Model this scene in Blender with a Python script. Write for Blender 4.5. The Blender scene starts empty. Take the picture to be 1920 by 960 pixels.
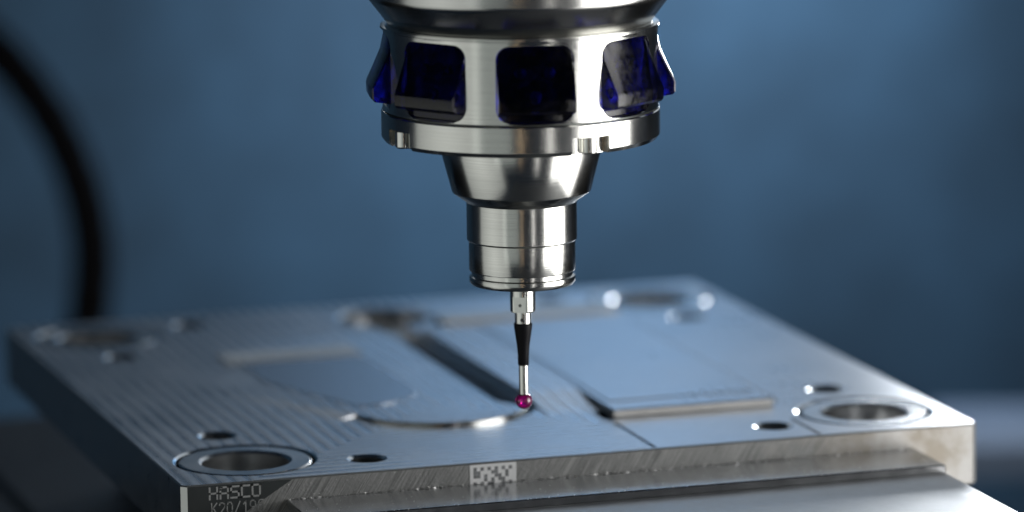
import bpy, bmesh, math, random
from mathutils import Vector, Matrix
from mathutils.geometry import delaunay_2d_cdt

random.seed(7)
MM = 0.001
PI = math.pi
scene = bpy.context.scene
COL = scene.collection

# ------------------------------------------------------------------ camera
# The work plate's axes are the world axes: x along its front edge, y into the
# depth, z up; the origin is the top front left corner. Lengths in mm below.
F_PX, PITCH, ROLL, YAW = 8745.5, 0.1758, 0.0121, 0.3029
P0 = Vector((-75.8004, 1035.8794, -236.35))
cy_, sy_ = math.cos(YAW), math.sin(YAW)
def cam_to_world(v):                       # camera-levelled frame (right, forward, up) -> world
    return Vector((cy_*v[0] + sy_*v[1], -sy_*v[0] + cy_*v[1], v[2]))
CAM = cam_to_world(-P0)
fwd = cam_to_world((0, math.cos(PITCH), -math.sin(PITCH)))
upv = cam_to_world((0, math.sin(PITCH), math.cos(PITCH)))
rgt = cam_to_world((1, 0, 0))
cr, sr = math.cos(ROLL), math.sin(ROLL)
def pixel_ray(px, py):
    a, b = px-960, py-480
    X = cr*a - sr*b; Y = sr*a + cr*b
    return fwd + rgt*(X/F_PX) - upv*(Y/F_PX)
def at_pixel(px, py, depth): return CAM + pixel_ray(px, py)*depth
r2 = rgt*cr - upv*sr
u2 = (upv*cr + rgt*sr)
cd = bpy.data.cameras.new('camera'); cam = bpy.data.objects.new('camera', cd); COL.objects.link(cam)
rot = Matrix((r2, u2, -fwd)).transposed().to_4x4()
cam.matrix_world = Matrix.Translation(CAM*MM) @ rot
cd.sensor_width = 36; cd.lens = F_PX/1920*36
cd.clip_start = 0.05; cd.clip_end = 50
cd.dof.use_dof = True; cd.dof.focus_distance = 1.058; cd.dof.aperture_fstop = 7.0
scene.camera = cam

# ------------------------------------------------------------------ render + world
scene.view_settings.view_transform = 'Standard'; scene.view_settings.look = 'None'
scene.view_settings.exposure = 0.0; scene.view_settings.gamma = 1.0
scene.view_settings.use_curve_mapping = False
scene.cycles.use_denoising = True
scene.cycles.max_bounces = 10; scene.cycles.glossy_bounces = 6; scene.cycles.transmission_bounces = 8
scene.cycles.caustics_reflective = False; scene.cycles.caustics_refractive = False
scene.cycles.sample_clamp_indirect = 6
w = bpy.data.worlds.new('World'); scene.world = w; w.use_nodes = True
w.node_tree.nodes['Background'].inputs[0].default_value = (0.35, 0.6, 1.0, 1)
w.node_tree.nodes['Background'].inputs[1].default_value = 0.02

# ------------------------------------------------------------------ lamps
BALL = Vector((0, 0, 0))
def hit_plane(px, py, h):
    d = pixel_ray(px, py); t = (h-CAM.z)/d.z
    return CAM + d*t
BALL = hit_plane(982.4, 751, 15.0)
def around(right, forward, up):            # a place given from the probe axis, seen from the camera side
    return Vector((BALL.x, BALL.y, 0)) + cam_to_world((right, forward, up))
def area(name, pos, target, sx, sy, power, col, spread=180):
    l = bpy.data.lights.new(name, 'AREA'); l.shape = 'RECTANGLE'; l.size = sx*MM; l.size_y = sy*MM
    l.energy = power; l.color = col; l.spread = math.radians(spread)
    o = bpy.data.objects.new(name, l); COL.objects.link(o)
    d = (target-pos).normalized()
    o.location = pos*MM; o.rotation_euler = d.to_track_quat('-Z', 'Y').to_euler()
    return o
MID = around(0, 0, 60)
area('key_window_lamp', around(640, -190, -20), MID, 600, 1160, 4.1, (1.0, 0.99, 0.97), 88)
area('back_fill_lamp', around(130, 560, 280), around(0, 60, 0), 860, 300, 0.24, (0.84, 0.92, 1.0), 130)  # unseen fill added above the view to brighten and tint the plate's reflections
area('far_window_lamp', around(185, 600, 74), around(20, 40, 0), 64, 62, 0.42, (0.92, 0.96, 1.0), 150)
area('front_right_stripe_lamp', around(330, -760, 0), MID, 26, 800, 0.06, (1.0, 0.98, 0.95), 90)  # narrow unseen lamp added for a bright stripe on the probe's steel
area('left_room_lamp', around(-680, -330, -180), MID, 960, 860, 0.62, (0.97, 1.0, 0.95), 105)
area('front_fill_lamp', around(-420, -980, 0), MID, 620, 800, 0.30, (0.93, 1.0, 0.95), 140)  # broad dim fill added on the camera side to lift probe and front faces
area('front_stripe_lamp', around(-8, -1000, 0), MID, 9, 800, 0.02, (1.0, 0.72, 0.45), 90)  # thin warm lamp added out of view for the orange line on the barrels
sp = bpy.data.lights.new('work_lamp', 'SPOT'); sp.energy = 8.8; sp.spot_size = math.radians(92); sp.spot_blend = 1.0
sp.shadow_soft_size = 0.05; sp.color = (0.86, 0.93, 1.0)
so = bpy.data.objects.new('work_lamp', sp); COL.objects.link(so)
sp_pos = around(35, 550, 245); sp_t = around(30, 640, 60)
so.location = sp_pos*MM; so.rotation_euler = (sp_t-sp_pos).normalized().to_track_quat('-Z', 'Y').to_euler()

# ------------------------------------------------------------------ materials
def new_mat(name):
    m = bpy.data.materials.new(name); m.use_nodes = True
    nt = m.node_tree; b = nt.nodes['Principled BSDF']
    return m, nt, b
def N(nt, t, **kw):
    n = nt.nodes.new(t)
    for k, v in kw.items():
        if k.startswith('i_'): n.inputs[k[2:].replace('_', ' ')].default_value = v
        else: setattr(n, k, v)
    return n
def L(nt, a, b): nt.links.new(a, b)
def ramp(nt, fac, stops):
    r = nt.nodes.new('ShaderNodeValToRGB'); e = r.color_ramp.elements
    while len(e) < len(stops): e.new(0.5)
    for i, (p, c) in enumerate(stops):
        e[i].position = p; e[i].color = c if len(c) == 4 else (*c, 1)
    L(nt, fac, r.inputs[0]); return r
def math_(nt, op, a, b=None, c=None):
    n = nt.nodes.new('ShaderNodeMath'); n.operation = op
    for i, v in enumerate((a, b, c)):
        if v is None: continue
        if isinstance(v, (int, float)): n.inputs[i].default_value = v
        else: L(nt, v, n.inputs[i])
    return n.outputs[0]

def steel(name, col, rough, aniso=0.0, ring=0.0, spread=0.06):
    """turned steel: fine circumferential tool lines"""
    m, nt, b = new_mat(name)
    b.inputs['Metallic'].default_value = 1
    tc = N(nt, 'ShaderNodeTexCoord')
    mp = N(nt, 'ShaderNodeMapping'); mp.inputs['Scale'].default_value = (40, 40, 9000)
    L(nt, tc.outputs['Object'], mp.inputs[0])
    no = N(nt, 'ShaderNodeTexNoise'); no.inputs['Scale'].default_value = 1.0; no.inputs['Detail'].default_value = 3
    L(nt, mp.outputs[0], no.inputs['Vector'])
    sm = N(nt, 'ShaderNodeTexNoise'); sm.inputs['Scale'].default_value = 90; sm.inputs['Detail'].default_value = 4
    L(nt, tc.outputs['Object'], sm.inputs['Vector'])
    rr = math_(nt, 'MULTIPLY_ADD', sm.outputs[0], spread*2, rough-spread)
    rr2 = math_(nt, 'MULTIPLY_ADD', no.outputs[0], spread, rr)
    L(nt, rr2, b.inputs['Roughness'])
    c = ramp(nt, no.outputs[0], [(0.3, [k*0.86 for k in col]), (0.7, col)])
    L(nt, c.outputs[0], b.inputs['Base Color'])
    if aniso:
        b.inputs['Anisotropic'].default_value = aniso
        tg = N(nt, 'ShaderNodeTangent', direction_type='RADIAL', axis='Z'); L(nt, tg.outputs[0], b.inputs['Tangent'])
    if ring:
        bu = N(nt, 'ShaderNodeBump'); bu.inputs['Strength'].default_value = ring; bu.inputs['Distance'].default_value = 0.00004
        L(nt, no.outputs[0], bu.inputs['Height']); L(nt, bu.outputs[0], b.inputs['Normal'])
    return m
M_TURN = steel('turned_steel', (0.66, 0.66, 0.63), 0.13, 0.4, 0.25, 0.05)
M_SPIN = steel('spindle_steel', (0.60, 0.60, 0.58), 0.17, 0.4, 0.2, 0.04)
M_FINE = steel('fine_steel', (0.68, 0.68, 0.65), 0.14, 0.3, 0.1)
M_BUSH = steel('bushing_steel', (0.62, 0.63, 0.64), 0.22, 0.4, 0.25)
M_DARKST = steel('burnished_steel', (0.16, 0.17, 0.165), 0.38, 0, 0)

def mat_plate_top():
    m, nt, b = new_mat('milled_steel'); b.inputs['Metallic'].default_value = 1
    tc = N(nt, 'ShaderNodeTexCoord'); sep = N(nt, 'ShaderNodeSeparateXYZ'); L(nt, tc.outputs['Object'], sep.inputs[0])
    x, y = sep.outputs[0], sep.outputs[1]
    # contour-parallel tool paths round the pocket: distance outside its bounding shape
    dl = math_(nt, 'SUBTRACT', 0.058, x)
    df = math_(nt, 'SUBTRACT', 0.042, y)
    dr = math_(nt, 'SUBTRACT', x, 0.1016)
    d1 = math_(nt, 'MAXIMUM', dl, df); d = math_(nt, 'MAXIMUM', d1, dr)
    wob = N(nt, 'ShaderNodeTexNoise'); wob.inputs['Scale'].default_value = 60; L(nt, tc.outputs['Object'], wob.inputs['Vector'])
    d = math_(nt, 'MULTIPLY_ADD', wob.outputs[0], 0.0012, d)
    s1 = math_(nt, 'SINE', math_(nt, 'MULTIPLY', d, 2*PI/0.0036))
    s2 = math_(nt, 'SINE', math_(nt, 'MULTIPLY', d, 2*PI/0.00085))
    # milled only left of the right hand strip
    gate = math_(nt, 'LESS_THAN', x, 0.1143)
    gate = math_(nt, 'MULTIPLY_ADD', gate, 0.92, 0.08)
    no = N(nt, 'ShaderNodeTexNoise'); no.inputs['Scale'].default_value = 900; no.inputs['Detail'].default_value = 5
    mp = N(nt, 'ShaderNodeMapping'); mp.inputs['Scale'].default_value = (0.12, 1, 1); L(nt, tc.outputs['Object'], mp.inputs[0]); L(nt, mp.outputs[0], no.inputs['Vector'])
    big = N(nt, 'ShaderNodeTexNoise'); big.inputs['Scale'].default_value = 28; big.inputs['Detail'].default_value = 6; big.inputs['Roughness'].default_value = 0.65
    L(nt, tc.outputs['Object'], big.inputs['Vector'])
    h = math_(nt, 'MULTIPLY_ADD', s2, 0.12, s1)
    h = math_(nt, 'MULTIPLY', h, gate)
    h = math_(nt, 'MULTIPLY_ADD', no.outputs[0], 0.3, h)
    bu = N(nt, 'ShaderNodeBump'); bu.inputs['Strength'].default_value = 0.7; bu.inputs['Distance'].default_value = 0.00004
    L(nt, h, bu.inputs['Height']); L(nt, bu.outputs[0], b.inputs['Normal'])
    ro = math_(nt, 'MULTIPLY_ADD', math_(nt, 'MULTIPLY', s1, gate), 0.05, 0.30)
    ro = math_(nt, 'MULTIPLY_ADD', big.outputs[0], 0.16, math_(nt, 'SUBTRACT', ro, 0.08))
    L(nt, ro, b.inputs['Roughness'])
    cf = math_(nt, 'MULTIPLY_ADD', math_(nt, 'MULTIPLY', s1, gate), 0.10, big.outputs[0])
    # fine handling scratches in two directions
    for ang in (25, -50):
        ms = N(nt, 'ShaderNodeMapping'); ms.inputs['Rotation'].default_value = (0, 0, math.radians(ang)); L(nt, tc.outputs['Object'], ms.inputs[0])
        m2 = N(nt, 'ShaderNodeMapping'); m2.inputs['Scale'].default_value = (35, 1900, 1); L(nt, ms.outputs[0], m2.inputs[0])
        sn = N(nt, 'ShaderNodeTexNoise'); sn.inputs['Scale'].default_value = 1; sn.inputs['Detail'].default_value = 2; L(nt, m2.outputs[0], sn.inputs['Vector'])
        cf = math_(nt, 'MULTIPLY_ADD', math_(nt, 'SUBTRACT', sn.outputs[0], 0.5), 0.35, cf)
    c = ramp(nt, cf, [(0.2, (0.42, 0.44, 0.47)), (0.8, (0.58, 0.60, 0.63))])
    L(nt, c.outputs[0], b.inputs['Base Color'])
    return m
M_PLATE = mat_plate_top()

def mat_front():
    m, nt, b = new_mat('ground_steel_edge'); b.inputs['Metallic'].default_value = 1
    tc = N(nt, 'ShaderNodeTexCoord')
    mp = N(nt, 'ShaderNodeMapping'); mp.inputs['Rotation'].default_value = (0, math.radians(58), 0); mp.inputs['Scale'].default_value = (1, 1, 1)
    L(nt, tc.outputs['Object'], mp.inputs[0])
    mp2 = N(nt, 'ShaderNodeMapping'); mp2.inputs['Scale'].default_value = (90, 90, 4200); L(nt, mp.outputs[0], mp2.inputs[0])
    gr = N(nt, 'ShaderNodeTexNoise'); gr.inputs['Scale'].default_value = 1; gr.inputs['Detail'].default_value = 4; L(nt, mp2.outputs[0], gr.inputs['Vector'])
    big = N(nt, 'ShaderNodeTexNoise'); big.inputs['Scale'].default_value = 95; big.inputs['Detail'].default_value = 6; big.inputs['Roughness'].default_value = 0.6
    L(nt, tc.outputs['Object'], big.inputs['Vector'])
    spk = N(nt, 'ShaderNodeTexNoise'); spk.inputs['Scale'].default_value = 1500; spk.inputs['Detail'].default_value = 2; L(nt, tc.outputs['Object'], spk.inputs['Vector'])
    sep = N(nt, 'ShaderNodeSeparateXYZ'); L(nt, tc.outputs['Object'], sep.inputs[0])
    base = ramp(nt, gr.outputs[0], [(0.36, (0.15, 0.155, 0.155)), (0.66, (0.38, 0.385, 0.38))])
    # oil stain towards the right hand end
    st = math_(nt, 'MULTIPLY_ADD', big.outputs[0], 0.10, sep.outputs[0])
    stain = ramp(nt, st, [(0.196, (0, 0, 0)), (0.212, (1, 1, 1))])
    blot = ramp(nt, big.outputs[0], [(0.40, (0.22, 0.20, 0.17)), (0.60, (0.35, 0.345, 0.335))])
    mx = N(nt, 'ShaderNodeMix', data_type='RGBA'); L(nt, stain.outputs[0], mx.inputs[0]); L(nt, base.outputs[0], mx.inputs[6]); L(nt, blot.outputs[0], mx.inputs[7])
    sp_ = ramp(nt, spk.outputs[0], [(0.68, (0, 0, 0)), (0.76, (1, 1, 1))])
    mx2 = N(nt, 'ShaderNodeMix', data_type='RGBA'); L(nt, sp_.outputs[0], mx2.inputs[0]); L(nt, mx.outputs[2], mx2.inputs[6]); mx2.inputs[7].default_value = (0.75, 0.75, 0.75, 1)
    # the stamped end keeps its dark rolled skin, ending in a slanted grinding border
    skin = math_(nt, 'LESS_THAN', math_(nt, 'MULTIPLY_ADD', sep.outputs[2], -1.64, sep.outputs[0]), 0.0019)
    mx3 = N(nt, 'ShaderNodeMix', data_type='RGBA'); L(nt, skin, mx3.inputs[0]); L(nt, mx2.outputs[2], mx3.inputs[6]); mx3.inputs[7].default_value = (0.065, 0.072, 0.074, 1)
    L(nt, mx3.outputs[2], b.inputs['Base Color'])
    bu = N(nt, 'ShaderNodeBump'); bu.inputs['Strength'].default_value = 0.8; bu.inputs['Distance'].default_value = 0.00006
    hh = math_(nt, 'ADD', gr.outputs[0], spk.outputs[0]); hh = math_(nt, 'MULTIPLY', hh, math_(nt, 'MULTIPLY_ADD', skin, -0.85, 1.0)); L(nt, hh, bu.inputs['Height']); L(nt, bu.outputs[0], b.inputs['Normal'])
    ro = math_(nt, 'MULTIPLY_ADD', big.outputs[0], 0.25, 0.36); L(nt, ro, b.inputs['Roughness'])
    return m
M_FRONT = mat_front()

def simple(name, col, rough, metal=0.0, noise=0.0, nscale=300, coat=0.0):
    m, nt, b = new_mat(name)
    b.inputs['Metallic'].default_value = metal; b.inputs['Roughness'].default_value = rough; b.inputs['Base Color'].default_value = (*col, 1)
    if coat: b.inputs['Coat Weight'].default_value = coat
    if noise:
        tc = N(nt, 'ShaderNodeTexCoord'); no = N(nt, 'ShaderNodeTexNoise'); no.inputs['Scale'].default_value = nscale; no.inputs['Detail'].default_value = 6
        no.inputs['Roughness'].default_value = 0.65
        L(nt, tc.outputs['Object'], no.inputs['Vector'])
        r = ramp(nt, no.outputs[0], [(0.3, [c*(1-noise) for c in col]), (0.7, [min(1, c*(1+noise)) for c in col])])
        L(nt, r.outputs[0], b.inputs['Base Color'])
        rr = math_(nt, 'MULTIPLY_ADD', no.outputs[0], 0.2, rough-0.1); L(nt, rr, b.inputs['Roughness'])
        bu = N(nt, 'ShaderNodeBump'); bu.inputs['Strength'].default_value = 0.3; bu.inputs['Distance'].default_value = 0.00003
        L(nt, no.outputs[0], bu.inputs['Height']); L(nt, bu.outputs[0], b.inputs['Normal'])
    return m
M_POLISH = simple('polished_steel', (0.52, 0.54, 0.58), 0.26, 1.0)
M_WALLM = simple('pocket_wall_steel', (0.42, 0.43, 0.44), 0.22, 1.0, 0.1)
M_SIDE = simple('ground_side_steel', (0.36, 0.37, 0.38), 0.30, 1.0, 0.1, 200)
M_EDGE = simple('bright_milled_edge', (0.66, 0.655, 0.64), 0.42, 1.0, 0.08, 400)
M_CHAM = simple('chamfer_steel', (0.46, 0.47, 0.46), 0.42, 1.0)
M_RIM = simple('rim_steel', (0.70, 0.71, 0.71), 0.13, 1.0)
M_JAW = simple('hardened_jaw_steel', (0.40, 0.41, 0.42), 0.20, 1.0, 0.14, 220)
M_JAW2 = simple('worn_jaw_steel', (0.46, 0.47, 0.48), 0.42, 1.0, 0.12, 160)
M_VISE = simple('vise_casting', (0.05, 0.055, 0.06), 0.5, 0.3, 0.2, 120)
M_RUBBER = simple('black_rubber', (0.008, 0.008, 0.010), 0.42, 0, 0.2, 500)
M_RUBBER.node_tree.nodes['Principled BSDF'].inputs['Specular IOR Level'].default_value = 0.1
M_HOSE = simple('hose_rubber', (0.002, 0.002, 0.0025), 0.7); M_HOSE.node_tree.nodes['Principled BSDF'].inputs['Specular IOR Level'].default_value = 0.05
M_PAPER = simple('label_paper', (0.78, 0.79, 0.80), 0.6, 0, 0.05, 900)
M_INK = simple('label_ink', (0.19, 0.20, 0.21), 0.6, 0, 0.4, 900)
M_ENGR = simple('engraving', (0.30, 0.31, 0.31), 0.55, 0.3, 0.05, 2500)
M_WALL = simple('blue_wall_paint', (0.037, 0.094, 0.168), 0.7, 0, 0.36, 11)
M_FLOOR = simple('dark_tray', (0.008, 0.011, 0.017), 0.8, 0.0, 0.2, 12); M_FLOOR.node_tree.nodes['Principled BSDF'].inputs['Specular IOR Level'].default_value = 0.1
M_TABLE = simple('machine_table', (0.16, 0.22, 0.32), 0.45, 0.2, 0.2, 12)
M_DARK = simple('dark_cavity', (0.01, 0.011, 0.014), 0.6)
def mat_lens():
    m, nt, b = new_mat('blue_lens_plastic')
    b.inputs['Base Color'].default_value = (0.010, 0.010, 0.30, 1); b.inputs['Transmission Weight'].default_value = 1.0
    b.inputs['IOR'].default_value = 1.45; b.inputs['Specular IOR Level'].default_value = 0.28
    tc = N(nt, 'ShaderNodeTexCoord'); no = N(nt, 'ShaderNodeTexNoise'); no.inputs['Scale'].default_value = 700; no.inputs['Detail'].default_value = 4
    L(nt, tc.outputs['Object'], no.inputs['Vector'])
    L(nt, math_(nt, 'MULTIPLY_ADD', no.outputs[0], 0.30, 0.0), b.inputs['Roughness'])
    mo = N(nt, 'ShaderNodeTexNoise'); mo.inputs['Scale'].default_value = 330; mo.inputs['Detail'].default_value = 3; L(nt, tc.outputs['Object'], mo.inputs['Vector'])
    mc = ramp(nt, mo.outputs[0], [(0.40, (0.004, 0.004, 0.10)), (0.62, (0.016, 0.016, 0.52))]); L(nt, mc.outputs[0], b.inputs['Base Color'])
    return m
M_LENS = mat_lens()
M_DIODE = simple('blue_diode', (0.05, 0.05, 0.75), 0.25)
def mat_ruby():
    m, nt, b = new_mat('ruby')
    b.inputs['Base Color'].default_value = (0.62, 0.004, 0.24, 1); b.inputs['Transmission Weight'].default_value = 0.75
    b.inputs['IOR'].default_value = 1.76; b.inputs['Roughness'].default_value = 0.03
    return m
M_RUBY = mat_ruby()

# ------------------------------------------------------------------ mesh helpers (mm in, metres out)
def link(name, verts, faces, mats, parent=None, smooth=None, mat_idx=None, sharp=None):
    me = bpy.data.meshes.new(name)
    me.from_pydata([Vector(v)*MM for v in verts], [], faces)
    for m in (mats if isinstance(mats, (list, tuple)) else [mats]): me.materials.append(m)
    if mat_idx:
        for p, i in zip(me.polygons, mat_idx): p.material_index = i
    bm = bmesh.new(); bm.from_mesh(me)
    bmesh.ops.remove_doubles(bm, verts=bm.verts, dist=1e-7)
    bmesh.ops.recalc_face_normals(bm, faces=bm.faces) if smooth != 'keep' else None
    bm.to_mesh(me); bm.free()
    if smooth:
        for p in me.polygons: p.use_smooth = True
        ang = math.radians(sharp or 30)
        try: me.set_sharp_from_angle(angle=ang)
        except Exception: pass
    o = bpy.data.objects.new(name, me); COL.objects.link(o)
    if parent: o.parent = parent
    return o
def empty(name, loc=(0, 0, 0), parent=None):
    o = bpy.data.objects.new(name, None); COL.objects.link(o); o.location = Vector(loc)*MM
    o.empty_display_size = 0.02
    if parent: o.parent = parent
    return o
def tag(o, label, cat, group=None, kind=None):
    o['label'] = label; o['category'] = cat
    if group: o['group'] = group
    if kind: o['kind'] = kind
    return o
def struct(o): o['kind'] = 'structure'; return o
class MB:
    def __init__(s): s.v = []; s.f = []; s.m = []
    def add(s, verts, faces, mi=0):
        k = len(s.v); s.v += [tuple(v) for v in verts]
        for f in faces: s.f.append(tuple(i+k for i in f)); s.m.append(mi)
    def box(s, x0, x1, y0, y1, z0, z1, c=0.0, mi=0):
        """box with chamfered edges"""
        bm = bmesh.new(); bmesh.ops.create_cube(bm, size=1)
        for v in bm.verts:
            v.co = Vector(((x0+x1)/2 + v.co.x*(x1-x0), (y0+y1)/2 + v.co.y*(y1-y0), (z0+z1)/2 + v.co.z*(z1-z0)))
        if c: bmesh.ops.bevel(bm, geom=list(bm.edges), offset=c, segments=1, affect='EDGES', profile=0.5)
        bm.verts.index_update()
        s.add([v.co[:] for v in bm.verts], [[v.index for v in f.verts] for f in bm.faces], mi); bm.free()
    def lathe(s, prof, n=96, cx=0, cy=0, mi=0, cap=(False, False)):
        k = len(prof); vs = []; fs = []
        for i in range(n):
            a = 2*PI*i/n
            for r, z in prof: vs.append((cx+r*math.sin(a), cy-r*math.cos(a), z))
        for i in range(n):
            j = (i+1) % n
            for q in range(k-1): fs.append((i*k+q, j*k+q, j*k+q+1, i*k+q+1))
        if cap[0]: fs.append(tuple(i*k for i in range(n)))
        if cap[1]: fs.append(tuple(i*k+k-1 for i in range(n)))
        s.add(vs, fs, mi)
    def build(s, name, mats, parent=None, smooth=True, sharp=30):
        return link(name, s.v, s.f, mats, parent, smooth, s.m, sharp)
def inside(pt, poly):
    x, y = pt; c = False; j = len(poly)-1
    for i in range(len(poly)):
        xi, yi = poly[i]; xj, yj = poly[j]
        if (yi > y) != (yj > y) and x < (xj-xi)*(y-yi)/(yj-yi)+xi: c = not c
        j = i
    return c
def circle(cx, cy, r, n=64): return [(cx+r*math.cos(2*PI*i/n), cy+r*math.sin(2*PI*i/n)) for i in range(n)]
def arc(cx, cy, r, a0, a1, n): return [(cx+r*math.cos(math.radians(a0+(a1-a0)*i/n)), cy+r*math.sin(math.radians(a0+(a1-a0)*i/n))) for i in range(n+1)]
def offset(poly, d):                        # outwards for an anticlockwise polygon
    n = len(poly); out = []
    for i in range(n):
        p0, p1, p2 = Vector(poly[i-1]), Vector(poly[i]), Vector(poly[(i+1) % n])
        a = (p1-p0).normalized(); b = (p2-p1).normalized()
        na = Vector((a.y, -a.x)); nb = Vector((b.y, -b.x)); m = (na+nb)
        if m.length < 1e-6: m = na
        m.normalize(); k = d/max(0.4, m.dot(na)); out.append(tuple(p1+m*k))
    return out
def fill(outer, holes, extra=()):
    vs = [Vector(p) for p in outer]; es = [(i, (i+1) % len(outer)) for i in range(len(outer))]
    for h in holes:
        k = len(vs); vs += [Vector(p) for p in h]; es += [(k+i, k+(i+1) % len(h)) for i in range(len(h))]
    vs += [Vector(p) for p in extra]
    co, _, tr, *_ = delaunay_2d_cdt(vs, es, [], 0, 1e-5)
    keep = []
    for t in tr:
        c = sum((co[i] for i in t), Vector((0, 0)))/3
        if inside(c, outer) and not any(inside(c, h) for h in holes): keep.append(tuple(t))
    return [tuple(c) for c in co], keep
def band(mb, loops, mi=0):                  # quads between successive 3D loops of equal length
    for a, b in zip(loops, loops[1:]):
        n = len(a); mb.add(list(a)+list(b), [(i, (i+1) % n, n+(i+1) % n, n+i) for i in range(n)], mi)
def lift(poly, z): return [(p[0], p[1], z) for p in poly]

# ------------------------------------------------------------------ setting: wall and table behind
wallbase = around(0, 640, 0)
def frame_box(mb, x0, x1, y0, y1, z0, z1, c=0):  mb.box(x0, x1, y0, y1, z0, z1, c)
b = MB(); b.box(-900, 900, 0, 20, -420, 900)
o = b.build('wall', M_WALL, smooth=False); o.location = wallbase*MM; o.rotation_euler = (0, 0, -YAW); struct(o)
b = MB(); b.box(-900, 900, -520, -1, -300, -260)
o = b.build('table', M_FLOOR, smooth=False); o.location = wallbase*MM; o.rotation_euler = (0, 0, -YAW); struct(o)

pb = at_pixel(1880, 838, 1560)
b = MB(); b.box(-18, 400, 0, 70, -11, 0, 1.0)
o = b.build('machine_bed', M_TABLE, smooth=False); o.location = pb*MM; o.rotation_euler = (0, 0, -YAW); struct(o)

# ------------------------------------------------------------------ the work plate
W, D, T = 196.0, 202.5, 15.1
plate = empty('mould_plate', (0, 0, -T))
tag(plate, 'milled steel mould plate with round pocket clamped in the vise', 'steel plate')
def bush_positions(): return [(20.5, 21.9), (W-20.5, 21.9), (20.5, D-21.9), (W-20.5, D-21.9)]
small = [(20.9, 50.4), (47.6, 13.5), (148.8, 13.7), (176.5, 49.8), (20.9, D-50), (47.6, D-13.5), (148.8, D-13.7), (176.5, D-50)]
cc = 1.3; et = 0.35                                   # corner chamfer, top edge chamfer
def outline(d):                                       # plate outline inset by d
    k = cc
    return [(k, d), (W-k, d), (W-d, k), (W-d, D-k), (W-k, D-d), (k, D-d), (d, D-k), (d, k)]
pocket = ([(93.5, 45.2), (98.2, 48.6), (100.8, 53.5), (101.6, 60), (101.6, 169)] + arc(99.5, 181, 12, -60, 218, 28) + [(94.4, 167), (94.4, 62), (93.4, 55), (91, 49.5), (88.5, 46.2)])
slot = arc(114.5, 35.5, 1.15, 180, 360, 8) + arc(114.5, 61, 1.15, 0, 180, 8)
groove1 = [(113.7, 1.2), (114.9, 1.2), (114.9, 30), (113.7, 30)]
groove3 = [(157.7, 40), (160.4, 40), (160.4, 153), (157.7, 153)]
groove2 = [(155.4, 1.2), (156.4, 1.2), (156.4, 20), (155.4, 20)]
RB, RS = 16.35, 3.9
mb = MB()
holes_top = []
for (x, y) in bush_positions(): holes_top.append(circle(x, y, RB+0.6, 96))
for (x, y) in small: holes_top.append(circle(x, y, RS+0.9, 48))
pk_c = offset(pocket, 0.85); holes_top += [pk_c, offset(slot, 0.12), offset(groove1, 0.05), offset(groove2, 0.05), offset(groove3, 0.05)]
top = outline(et)
co, tr = fill(top, holes_top); mb.add([(c[0], c[1], 0) for c in co], tr, 0)
zb = -T
o_out = outline(0)
band(mb, [lift(top, 0), lift(o_out, -et)], 2)
# side faces, front and corners use the ground finish
lo = lift(o_out, -et); bo = lift(o_out, zb+0.4); bt = lift(outline(0.4), zb)
for i in range(8):
    j = (i+1) % 8
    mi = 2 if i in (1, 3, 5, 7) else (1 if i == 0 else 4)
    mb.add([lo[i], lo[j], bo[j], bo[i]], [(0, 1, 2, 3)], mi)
band(mb, [bo, bt], 2)
hb = [circle(x, y, 12.2, 96) for x, y in bush_positions()] + [circle(x, y, RS, 48) for x, y in small]
co, tr = fill(outline(0.4), hb); mb.add([(c[0], c[1], zb) for c in co], tr, 1)
for (x, y) in bush_positions():
    band(mb, [lift(circle(x, y, RB+0.6, 96), 0), lift(circle(x, y, RB, 96), -0.35)], 5)
    band(mb, [lift(circle(x, y, RB, 96), -0.35), lift(circle(x, y, RB, 96), -6.1), lift(circle(x, y, 12.2, 96), -6.1), lift(circle(x, y, 12.2, 96), zb)], 3)
for (x, y) in small:
    band(mb, [lift(circle(x, y, RS+0.9, 48), 0), lift(circle(x, y, RS, 48), -0.5)], 5)
    band(mb, [lift(circle(x, y, RS, 48), -0.5), lift(circle(x, y, RS, 48), zb)], 3)
PD = 4.2
band(mb, [lift(pk_c, 0), lift(pocket, -0.5)], 5)
band(mb, [lift(pocket, -0.5), lift(pocket, -PD)], 3)
co, tr = fill(pocket, []); mb.add([(c[0], c[1], -PD) for c in co], tr, 0)
for g, ch, dp in ((slot, 0.12, 3.0), (groove1, 0.05, 0.35), (groove2, 0.05, 0.35), (groove3, 0.05, 0.5)):
    band(mb, [lift(offset(g, ch), 0), lift(g, -ch), lift(g, -dp)], 3)
    co, tr = fill(g, []); mb.add([(c[0], c[1], -dp) for c in co], tr, 3)
mb.v = [(x, y, z+T) for x, y, z in mb.v]
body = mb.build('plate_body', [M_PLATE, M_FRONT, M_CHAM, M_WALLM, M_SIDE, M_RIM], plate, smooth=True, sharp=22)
def part(mbx, name, mats, parent=plate, smooth=True, sharp=30):
    mbx.v = [(x, y, z+T) for x, y, z in mbx.v]
    return mbx.build(name, mats, parent, smooth, sharp)
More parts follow.
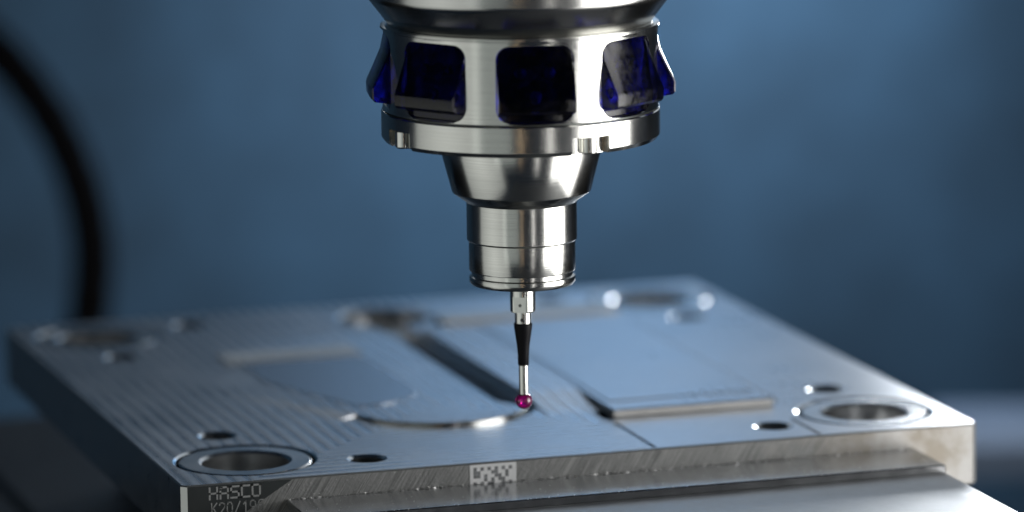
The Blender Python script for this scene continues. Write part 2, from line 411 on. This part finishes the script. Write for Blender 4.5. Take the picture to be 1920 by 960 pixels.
# raised land with its ramp, the rail behind it and the polished pad in the pocket
b = MB(); h = 1.9
b.box(115.9, 157.2, 36, 155, 0.01, h, 0.3)
land = part(b, 'raised_land', [M_PLATE, M_EDGE], sharp=15)
for p_ in land.data.polygons:
    if p_.normal.z < 0.5: p_.material_index = 1
b = MB()
ul, ur = 102.5, 115.88; vv = ((44, 0.015), (53, 0.45), (62, 1.5), (68, 1.87), (154.5, 1.87))
for v_, z_ in vv: b.v += [(ul, v_, z_), (ur, v_, z_), (ul, v_, 0.005)]
for q in range(4):
    k0 = q*3; b.f += [(k0, k0+1, k0+4, k0+3), (k0, k0+3, k0+5, k0+2)]; b.m += [0, 1]
part(b, 'land_ramp', [M_PLATE, M_WALLM], sharp=15)
b = MB(); b.box(118, 155, 46, 153, h-0.1, h+0.22, 0.1); part(b, 'land_top', [M_PLATE], sharp=15)
b = MB(); b.box(109, 158, 156, 166, 0.01, 2.9, 0.35)
part(b, 'raised_rail', [M_EDGE], sharp=15)
BH = 1.05                                             # low boss with a round front, its left flank a shallow ramp
front_arc = arc(79.5, 62, 22.0, 188, 352-20, 44)
def boss_top(d): return arc(79.5, 62, 22.0-d, 188, 332, 44) + [(94.2-d, 62), (94.2-d, 160), (46, 160), (46, 105)]
bb = [(p[0], p[1], 0.01) for p in boss_top(0)]; bt1 = [(p[0], p[1], BH-0.2) for p in boss_top(0)]; bt2 = [(p[0], p[1], BH) for p in boss_top(0.2)]
b = MB(); band(b, [bb, bt1]); band(b, [bt1, bt2], 1)
co, tr = fill(boss_top(0.2), []); b.add([(c[0], c[1], BH) for c in co], tr, 2)
def fall(v_): return max(0.06, min(1.0, 1.0-(v_-42)/66.0))
b.v = [(x, y, z*fall(y)) for x, y, z in b.v]
part(b, 'round_boss', [M_FINE, M_CHAM, M_PLATE], sharp=25)
b = MB(); l0 = front_arc[0]
rb_ = front_arc[0]; zt = BH*fall(rb_[1])-0.03
b.add([(rb_[0]+0.3, rb_[1], zt), (46.3, 105, 0.06), (rb_[0]-5, rb_[1]-2, 0.012), (34, 100, 0.012), (rb_[0]+0.3, rb_[1]-0.3, 0.012)],
      [(0, 1, 3, 2), (0, 2, 4)])
part(b, 'boss_ramp', [M_PLATE], smooth=False)
pad = [(61, 68)] + arc(61, 86, 19, -72, 0, 14) + [(80, 128), (78, 132), (48, 132), (46.8, 130), (47.2, 106)]
b = MB(); band(b, [lift(pad, BH-0.3), lift(pad, BH+0.06), lift(offset(pad, -0.15), BH+0.14)]); co, tr = fill(offset(pad, -0.15), []); b.add([(c[0], c[1], BH+0.14) for c in co], tr)
b.v = [(x, y, (z-BH)+BH*fall(y)+0.04) for x, y, z in b.v]
part(b, 'polished_pad', [M_POLISH], sharp=15)
b = MB(); b.box(44, 80, 133.5, 146, 0.02, 0.5, 0.2); part(b, 'boss_rail', [M_EDGE], sharp=15)
# guide bushings pressed into their counterbores
first = None
for k, (x, y) in enumerate(bush_positions()):
    if first is None:
        b = MB(); b.lathe([(10.3, -T+0.3), (10.3, -0.75), (10.95, -0.12), (15.15, -0.12), (15.55, -0.5), (15.55, -6.0), (12.15, -6.0), (12.15, -T+0.3), (10.3, -T+0.3)], 96)
        first = part(b, 'guide_bushing', [M_BUSH], sharp=25); bo_ = first
    else:
        bo_ = first.copy(); COL.objects.link(bo_); bo_.parent = plate
    bo_.location = Vector((x, y, 0))*MM
# stamped writing on the front edge
def stroke(mb, pts, wdt, ox, oz, sx, sz, y0=-0.07, y1=0.05):
    P = [Vector((ox+p[0]*sx, oz+p[1]*sz)) for p in pts]
    for a, c in zip(P, P[1:]):
        d = (c-a).normalized(); n = Vector((-d.y, d.x))*wdt/2; a2 = a-d*wdt/2; c2 = c+d*wdt/2
        q = [a2+n, a2-n, c2-n, c2+n]
        vs = [(p.x, y0, p.y) for p in q] + [(p.x, y1, p.y) for p in q]
        mb.add(vs, [(0, 1, 2, 3), (4, 7, 6, 5), (0, 4, 5, 1), (1, 5, 6, 2), (2, 6, 7, 3), (3, 7, 4, 0)])
G = {'H': [[(0, 0), (0, 1)], [(1, 0), (1, 1)], [(0, .5), (1, .5)]],
     'A': [[(0, 0), (0, .8), (.2, 1), (1, 1), (1, 0)], [(0, .45), (1, .45)]],
     'S': [[(1, 1), (0, 1), (0, .52), (1, .52), (1, 0), (0, 0)]],
     'C': [[(1, 1), (0, 1), (0, 0), (1, 0)]],
     'O': [[(0, 0), (0, 1), (1, 1), (1, 0), (0, 0)]],
     'K': [[(0, 0), (0, 1)], [(1, 1), (0, .45)], [(.3, .6), (1, 0)]],
     '2': [[(0, .8), (.2, 1), (.8, 1), (1, .8), (1, .6), (0, 0), (1, 0)]],
     '0': [[(.25, 0), (0, .25), (0, .75), (.25, 1), (.75, 1), (1, .75), (1, .25), (.75, 0), (.25, 0)]],
     '/': [[(0, 0), (1, 1)]],
     '1': [[(.2, .75), (.6, 1), (.6, 0)]],
     '9': [[(0, 0), (.7, 0), (1, .3), (1, .8), (.8, 1), (.2, 1), (0, .8), (0, .6), (.2, .45), (1, .45)]],
     '6': [[(1, 1), (.3, 1), (0, .7), (0, .2), (.2, 0), (.8, 0), (1, .2), (1, .4), (.8, .55), (0, .55)]]}
for txt, x0, zt, pitch, wd, ht, th in (('HASCO', 6.5, -0.95, 2.52, 1.75, 2.6, 0.42), ('K20/196', 6.9, -4.55, 1.82, 1.2, 2.7, 0.26)):
    for i, chx in enumerate(txt):
        b = MB()
        for pl in G[chx]: stroke(b, pl, th, x0+i*pitch, zt-ht, wd, ht)
        part(b, 'stamped_letter', [M_ENGR], smooth=False)
# paper label with the printed code cells
b = MB(); b.box(68.5, 79.8, -0.13, -0.01, -11.5, -0.45, 0.03)
lab = part(b, 'label', [M_PAPER], smooth=False); lab['label'] = 'white paper label with printed square cells'
cells = ["1.1.1.1.1.1.", "11...11..1..", "11.1..11.1..", "...1.1.11..1", "1.1.11..1.1.", "11..1.11.1..", "1.11..1..11.", "111111111111"]
b = MB(); cw = 0.86
for r, row in enumerate(cells):
    for c, chx in enumerate(row[:11]):
        if chx == '1':
            x = 69.35+c*cw; z = -1.15-r*cw
            b.add([(x, -0.145, z), (x+cw*.96, -0.145, z), (x+cw*.96, -0.145, z-cw*.96), (x, -0.145, z-cw*.96)], [(0, 1, 2, 3)])
part(b, 'printed_cells', [M_INK], lab, smooth=False)

# ------------------------------------------------------------------ machine vise
vise = empty('machine_vise', (102, -60, -60)); tag(vise, 'worn steel machine vise jaw gripping the plate along its front edge', 'vise')
def vpart(b, name, mats, sharp=20):
    b.v = [(x-102, y+60, z+60) for x, y, z in b.v]; return b.build(name, mats, vise, True, sharp)
b = MB(); b.box(24.5, 179.8, -19, -0.02, -45, -5.1, 0.25); vpart(b, 'jaw_ledge', [M_JAW])
b = MB(); b.box(24.5, 179.8, -120, -19.05, -45, -7.0, 0.3); vpart(b, 'front_jaw', [M_JAW2])
b = MB(); b.box(30, 175, 120, 200, -45, -T-0.02, 0.3); vpart(b, 'back_jaw', [M_JAW2])
b = MB(); b.box(0, 196, -130, 300, -60, -45.05, 1.5); b.box(-70, 0.5, 150, 215, -58, -47, 1.0); vpart(b, 'vise_bed', [M_VISE])

# ------------------------------------------------------------------ touch probe  (local frame: axis = z, ball centre = origin, -y towards the camera)
PX = (BALL-CAM).dot(fwd)/F_PX             # mm per pixel at the axis
def zz(yc): return (751-yc)*PX/math.cos(math.radians(9.3))
def rr(px): return px*PX
probe = empty('touch_probe', BALL); probe.rotation_euler = (0, 0, -YAW)
tag(probe, 'steel touch probe with blue window lenses and ruby stylus ball, held in the spindle', 'touch probe')
def lathe_part(name, prof_px, mat, parent=probe, n=128, sharp=30, cap=(False, False)):
    b = MB(); b.lathe([(rr(r), zz(y)) for r, y in prof_px], n, cap=cap); return b.build(name, mat, parent, True, sharp)
# body shell with eight window openings
RBODY = rr(256.5); NW = 8; W0 = 6.2
zt_, zb_ = zz(50), zz(199)
wz0, wz1 = zz(196), zz(58); hw = math.radians(16.2)*RBODY; cr_ = 3.1
def rrect(cx, cz, hw, hz, r, n=6):
    pts = []
    for sx, sz, a0 in ((1, -1, -90), (1, 1, 0), (-1, 1, 90), (-1, -1, 180)):
        pts += arc(cx+sx*(hw-r), cz+sz*(hz-r), r, a0, a0+90, n)
    return pts
circ = 2*PI*RBODY
wins = []
for k in range(NW):
    a = math.radians(W0+45*k); a = (a+PI) % (2*PI)-PI
    wins.append((a, rrect(a*RBODY, (wz0+wz1)/2, hw, (wz1-wz0)/2, cr_)))
S0 = -PI*RBODY + math.radians(W0+22.5)*RBODY*0
lo_ = -circ/2; hi_ = circ/2
# shift the seam between two windows
seam = math.radians(W0+22.5+135)*RBODY
def wrapw(s):
    while s > seam: s -= circ
    while s <= seam-circ: s += circ
    return s
polys = []
for a, p in wins:
    c = a*RBODY; dc = wrapw(c)-c; polys.append([(x+dc, z) for x, z in p])
b0, b1 = seam-circ, seam
nA = 180
outer = [(b0+circ*i/nA, zb_) for i in range(nA+1)] + [(b1-circ*i/nA, zt_) for i in range(nA+1)]
extra = []
for i in range(1, nA):
    for q in range(1, 8):
        pt = (b0+circ*i/nA, zb_+(zt_-zb_)*q/8)
        if not any(inside(pt, offset(p, 0.35)) for p in polys): extra.append(pt)
co, tr = fill(outer, polys, extra)
def wrap(s, z, r): a = s/RBODY; return (r*math.sin(a), -r*math.cos(a), z)
b = MB(); b.add([wrap(x, z, RBODY) for x, z in co], tr)
for p in polys:
    band(b, [[wrap(x, z, RBODY) for x, z in p], [wrap(x, z, RBODY-2.0) for x, z in p]])
shell = b.build('probe_body', [M_TURN], probe, True, 35)
lathe_part('top_ring', [(240, 44), (252, 43.5), (258, 46), (258.5, 50), (255, 52), (240, 52)], M_TURN)
lathe_part('inner_core', [(230, 50), (230, 200)], M_DARK)
lathe_part('groove_ring', [(250, 198), (250, 206)], M_DARKST)
# lenses: extruded wedge profile between flat parallel sides
prof = [(-2.0, 57), (-0.35, 58.5), (-0.1, 66), (0.6, 92), (3.2, 148), (3.5, 154), (3.4, 172), (2.8, 177), (0.0, 182), (-0.4, 184), (-0.4, 195), (-2.0, 196)]
lens0 = None
for k in range(NW):
    if lens0 is None:
        b = MB(); lens0 = empty
        n = len(prof); hwid = hw-0.25
        L_ = []
        XS = [-hwid, -hwid+0.3, -hwid+0.9, -hwid+1.7, -hwid+2.9, hwid-2.9, hwid-1.7, hwid-0.9, hwid-0.3, hwid]
        for x, inset in [(xx, i_ in (0, 9)) for i_, xx in enumerate(XS)]:
            row = []
            for q, (pr, yy) in enumerate(prof):
                r_ = math.sqrt(max(0, (RBODY-0.15)**2-x*x))
                p_ = pr-(0.35 if inset else 0)
                # corners of the window are round: pull the ends of the outer rows in
                z = zz(yy)
                zc = (wz0+wz1)/2; hz = (wz1-wz0)/2-0.25
                ex = max(0, abs(x)-(hwid-2.9)); lim = hz-2.9+math.sqrt(max(0, 2.9**2-ex*ex))
                if pr < 0.3: z = max(zc-lim, min(zc+lim, z))
                flat = (RBODY+p_) - (RBODY-r_)*(1 if pr < 1.2 else 0.35)
                row.append((x, -flat, z))
            L_.append(row)
        for row in L_: b.v += row
        for i in range(9):
            for q in range(n-1): b.f.append((i*n+q, (i+1)*n+q, (i+1)*n+q+1, i*n+q+1)); b.m.append(0)
        # solid back and ends
        k0 = len(b.v)
        b.f.append(tuple(range(n))); b.m.append(0)
        b.f.append(tuple(9*n+q for q in range(n))); b.m.append(0)
        b.f.append(tuple(i*n for i in range(10))+tuple(i*n+n-1 for i in range(9, -1, -1))); b.m.append(0)
        lens0 = b.build('lens', [M_LENS], probe, True, 25); lo2 = lens0
        bd = MB()
        for dx, dy in ((-3.2, 2), (3.2, 2), (0, -3.5)):
            bd.lathe([(0.01, 1.1), (0.9, 0.9), (1.3, 0.3), (1.3, -0.6)], 16, dx, dy)
        bd.v = [(x, -(RBODY-3.2)-z, (wz0+wz1)/2+y) for x, y, z in bd.v]
        dio0 = bd.build('diode', [M_DIODE], lens0, True, 40)
    else:
        lo2 = lens0.copy(); COL.objects.link(lo2); lo2.parent = probe
        d2 = dio0.copy(); COL.objects.link(d2); d2.parent = lo2
    lo2.rotation_euler = (0, 0, math.radians(W0+45*k))
# flange with four key notches
fl_prof = [(236, 202.5), (256.5, 202.5), (258.8, 204.5), (258.8, 250), (256, 255), (250, 258), (150, 258)]
def notch(a): return min(abs((a-29.6-90*k+180) % 360-180) for k in range(4)) < 8.8
cols = []
edges_ = sorted([(29.6+90*k+s*8.8) % 360 for k in range(4) for s in (-1, 1)])
angs = [i*2.0 for i in range(180)]
for e in edges_: angs += [e-0.02, e+0.02]
angs.sort()
ytop = 226
for a in angs:
    if notch(a): pr = [(236, 202.5), (256.5, 202.5), (258.8, 204.5), (258.8, ytop), (241, ytop), (241, 258), (150, 258)]
    else: pr = [(236, 202.5), (256.5, 202.5), (258.8, 204.5), (258.8, ytop), (258.8, 250), (253, 258), (150, 258)]
    cols.append((math.radians(a), pr))
b = MB(); n = 7
for a, pr in cols:
    for r, y in pr: b.v.append((rr(r)*math.sin(a), -rr(r)*math.cos(a), zz(y)))
for i in range(len(cols)):
    j = (i+1) % len(cols)
    for q in range(n-1): b.f.append((i*n+q, j*n+q, j*n+q+1, i*n+q+1)); b.m.append(0)
b.build('flange', [M_TURN], probe, True, 25)
for k in range(4):
    a = math.radians(29.6+90*k)
    b = MB(); b.lathe([(0.01, zz(227)), (1.9, zz(227)), (1.9, zz(254)), (1.6, zz(257)), (0.01, zz(257))], 32)
    o = b.build('key_pin', [M_FINE], probe, True, 30); o.location = Vector((rr(247)*math.sin(a), -rr(247)*math.cos(a), 0))*MM
lathe_part('cone', [(152, 258), (148.5, 262), (148.5, 293-9), (130, 355), (129, 357), (104.5, 374), (103, 376)], M_TURN)
lathe_part('upper_barrel', [(103, 374), (103, 445), (101, 447.5), (99, 447.5)], M_TURN)
lathe_part('lower_barrel', [(98, 447), (99.6, 448.5), (99.6, 501), (98.5, 503.5), (95, 504), (95, 512), (98.5, 514), (99.3, 519), (98.5, 525), (95.5, 529), (22, 529.5)], M_TURN)
# stylus holder: round bar with a flat milled on its front
b = MB(); ncol = 96; rs = rr(23.8); fa = math.radians(-16); flat_d = rs*0.80
zs = [zz(y) for y in (529, 553, 553.2, 580, 583)]
for zi, z in enumerate(zs):
    for i in range(ncol):
        a = 2*PI*i/ncol; r = rs*(0.95 if zi == 4 else 1)
        if zi in (2, 3, 4):
            d = math.cos(a-fa)
            if d > 0 and r*d > flat_d: r = flat_d/d
        b.v.append((r*math.sin(a), -r*math.cos(a), z))
for q in range(4):
    for i in range(ncol):
        j = (i+1) % ncol; b.f.append((q*ncol+i, q*ncol+j, (q+1)*ncol+j, (q+1)*ncol+i)); b.m.append(0)
b.f.append(tuple(4*ncol+i for i in range(ncol))); b.m.append(0)
b.build('stylus_holder', [M_FINE], probe, True, 18)
def pin(name, y, rad, px_r, a, mat):
    b = MB(); b.lathe([(0.01, 0.05), (rad*.45, 0.05), (rad*.6, 0.0), (rad, 0.0), (rad, -0.6)], 20)
    b.v = [(x, -z, yv) for x, yv, z in b.v]
    o = b.build(name, [mat], probe, True, 30); o.location = Vector((rr(px_r)*math.sin(a), -rr(px_r)*math.cos(a), zz(y)))*MM; o.rotation_euler = (0, 0, a)
pin('grub_screw', 569, 0.38, 19.4, fa, M_DARKST)
lathe_part('stylus_collar', [(15.3, 582), (15.3, 604.5), (14, 606)], M_FINE, n=64)
pin('cross_hole', 597, 0.42, 15.3, math.radians(-6), M_DARK)
lathe_part('rubber_sleeve', [(2, 604), (16.4, 604.3), (17.5, 606), (17.2, 612), (14.6, 630), (12.2, 646), (11, 660), (10.3, 682), (9.5, 684), (3, 684)], M_RUBBER, n=64, sharp=40)
lathe_part('stylus_stem', [(8.9, 680), (8.9, 741)], M_FINE, n=48)
b = MB(); R_ = rr(15.8); b.lathe([(R_*math.sin(PI*i/32)+1e-4, R_*math.cos(PI*i/32)) for i in range(33)], 64); b.build('ruby_ball', [M_RUBY], probe, True, 180)

# ------------------------------------------------------------------ spindle nose above the probe
spn = empty('spindle_nose', BALL + Vector((0, 0, zz(46)))); spn.rotation_euler = (0, 0, -YAW)
tag(spn, 'broad turned steel spindle nose at the top, tapering down to the probe', 'spindle')
b = MB(); z0 = zz(46); b.lathe([(rr(r), zz(y)-z0) for r, y in ((236, 50), (244, 43), (246, 41), (279, -2), (284, -8), (286, -14), (286, -420))], 160)
b.build('nose_ring', [M_SPIN], spn, True, 22)

# ------------------------------------------------------------------ hose behind the plate
def tube(name, pts, r, mat, n=24):
    P = []
    for i in range(len(pts)-1):
        p0 = pts[max(i-1, 0)]; p1 = pts[i]; p2 = pts[i+1]; p3 = pts[min(i+2, len(pts)-1)]
        for t in [k/8 for k in range(8)]:
            P.append(0.5*((2*p1)+(p2-p0)*t+(2*p0-5*p1+4*p2-p3)*t*t+(3*p1-p0-3*p2+p3)*t**3))
    P.append(pts[-1]); vs = []; fs = []; nrm = Vector((0.3, 1, 0.1)).normalized()
    for i, p in enumerate(P):
        t = (P[min(i+1, len(P)-1)]-P[max(i-1, 0)]).normalized()
        nrm = (nrm-t*nrm.dot(t)).normalized(); bi = t.cross(nrm)
        # shallow corrugation of the hose wall
        rad = r*(1.0 + 0.04*math.sin(i*1.6))
        for k in range(n):
            a = 2*PI*k/n; vs.append(p+(nrm*math.cos(a)+bi*math.sin(a))*rad)
    for i in range(len(P)-1):
        for k in range(n): fs.append((i*n+k, i*n+(k+1) % n, (i+1)*n+(k+1) % n, (i+1)*n+k))
    return link(name, vs, fs, mat, None, True, None, 60)
hp = [(-260, -60), (-120, 10), (0, 100), (90, 215), (148, 340), (172, 450), (170, 560), (150, 700), (140, 900)]
hose = tube('coolant_hose', [at_pixel(x, y, 1620) for x, y in hp], 7.4, M_HOSE)
tag(hose, 'black coolant hose arching in the blurred background', 'hose')

# ------------------------------------------------------------------ swarf
b = MB(); rnd = random.Random(3)
def chip(x, y, z, s):
    vs = []
    ax = Matrix.Rotation(rnd.uniform(0, 6.28), 3, Vector((rnd.gauss(0, 1), rnd.gauss(0, 1), rnd.gauss(0, 1))).normalized())
    for vx in ((-1, 0, 0), (1, 0.1, 0), (0, 0.6, 0.1), (0.1, 0.1, 0.5)):
        p = ax @ (Vector(vx)*s); vs.append((x+p.x, y+p.y, z+abs(p.z)))
    b.add(vs, [(0, 1, 2), (0, 1, 3), (1, 2, 3), (0, 2, 3)])
for i in range(520):
    x = rnd.uniform(25, 178); chip(x, -abs(rnd.gauss(0, 0.35))-0.05, -5.08, rnd.choice((.12, .16, .22, .3, .45)))
for i in range(90): chip(rnd.uniform(25, 179), -19+rnd.gauss(0, 0.25), -5.1, rnd.uniform(.12, .28))
for i in range(140): chip(rnd.uniform(25, 178), rnd.uniform(-18, -0.5), -5.1, rnd.uniform(.08, .2))
o = b.build('steel_chips', [simple('chip_steel', (0.75, 0.75, 0.75), 0.35, 1.0)], None, False)
tag(o, 'fine bright steel chips lying along the vise jaw', 'chips', kind='stuff')
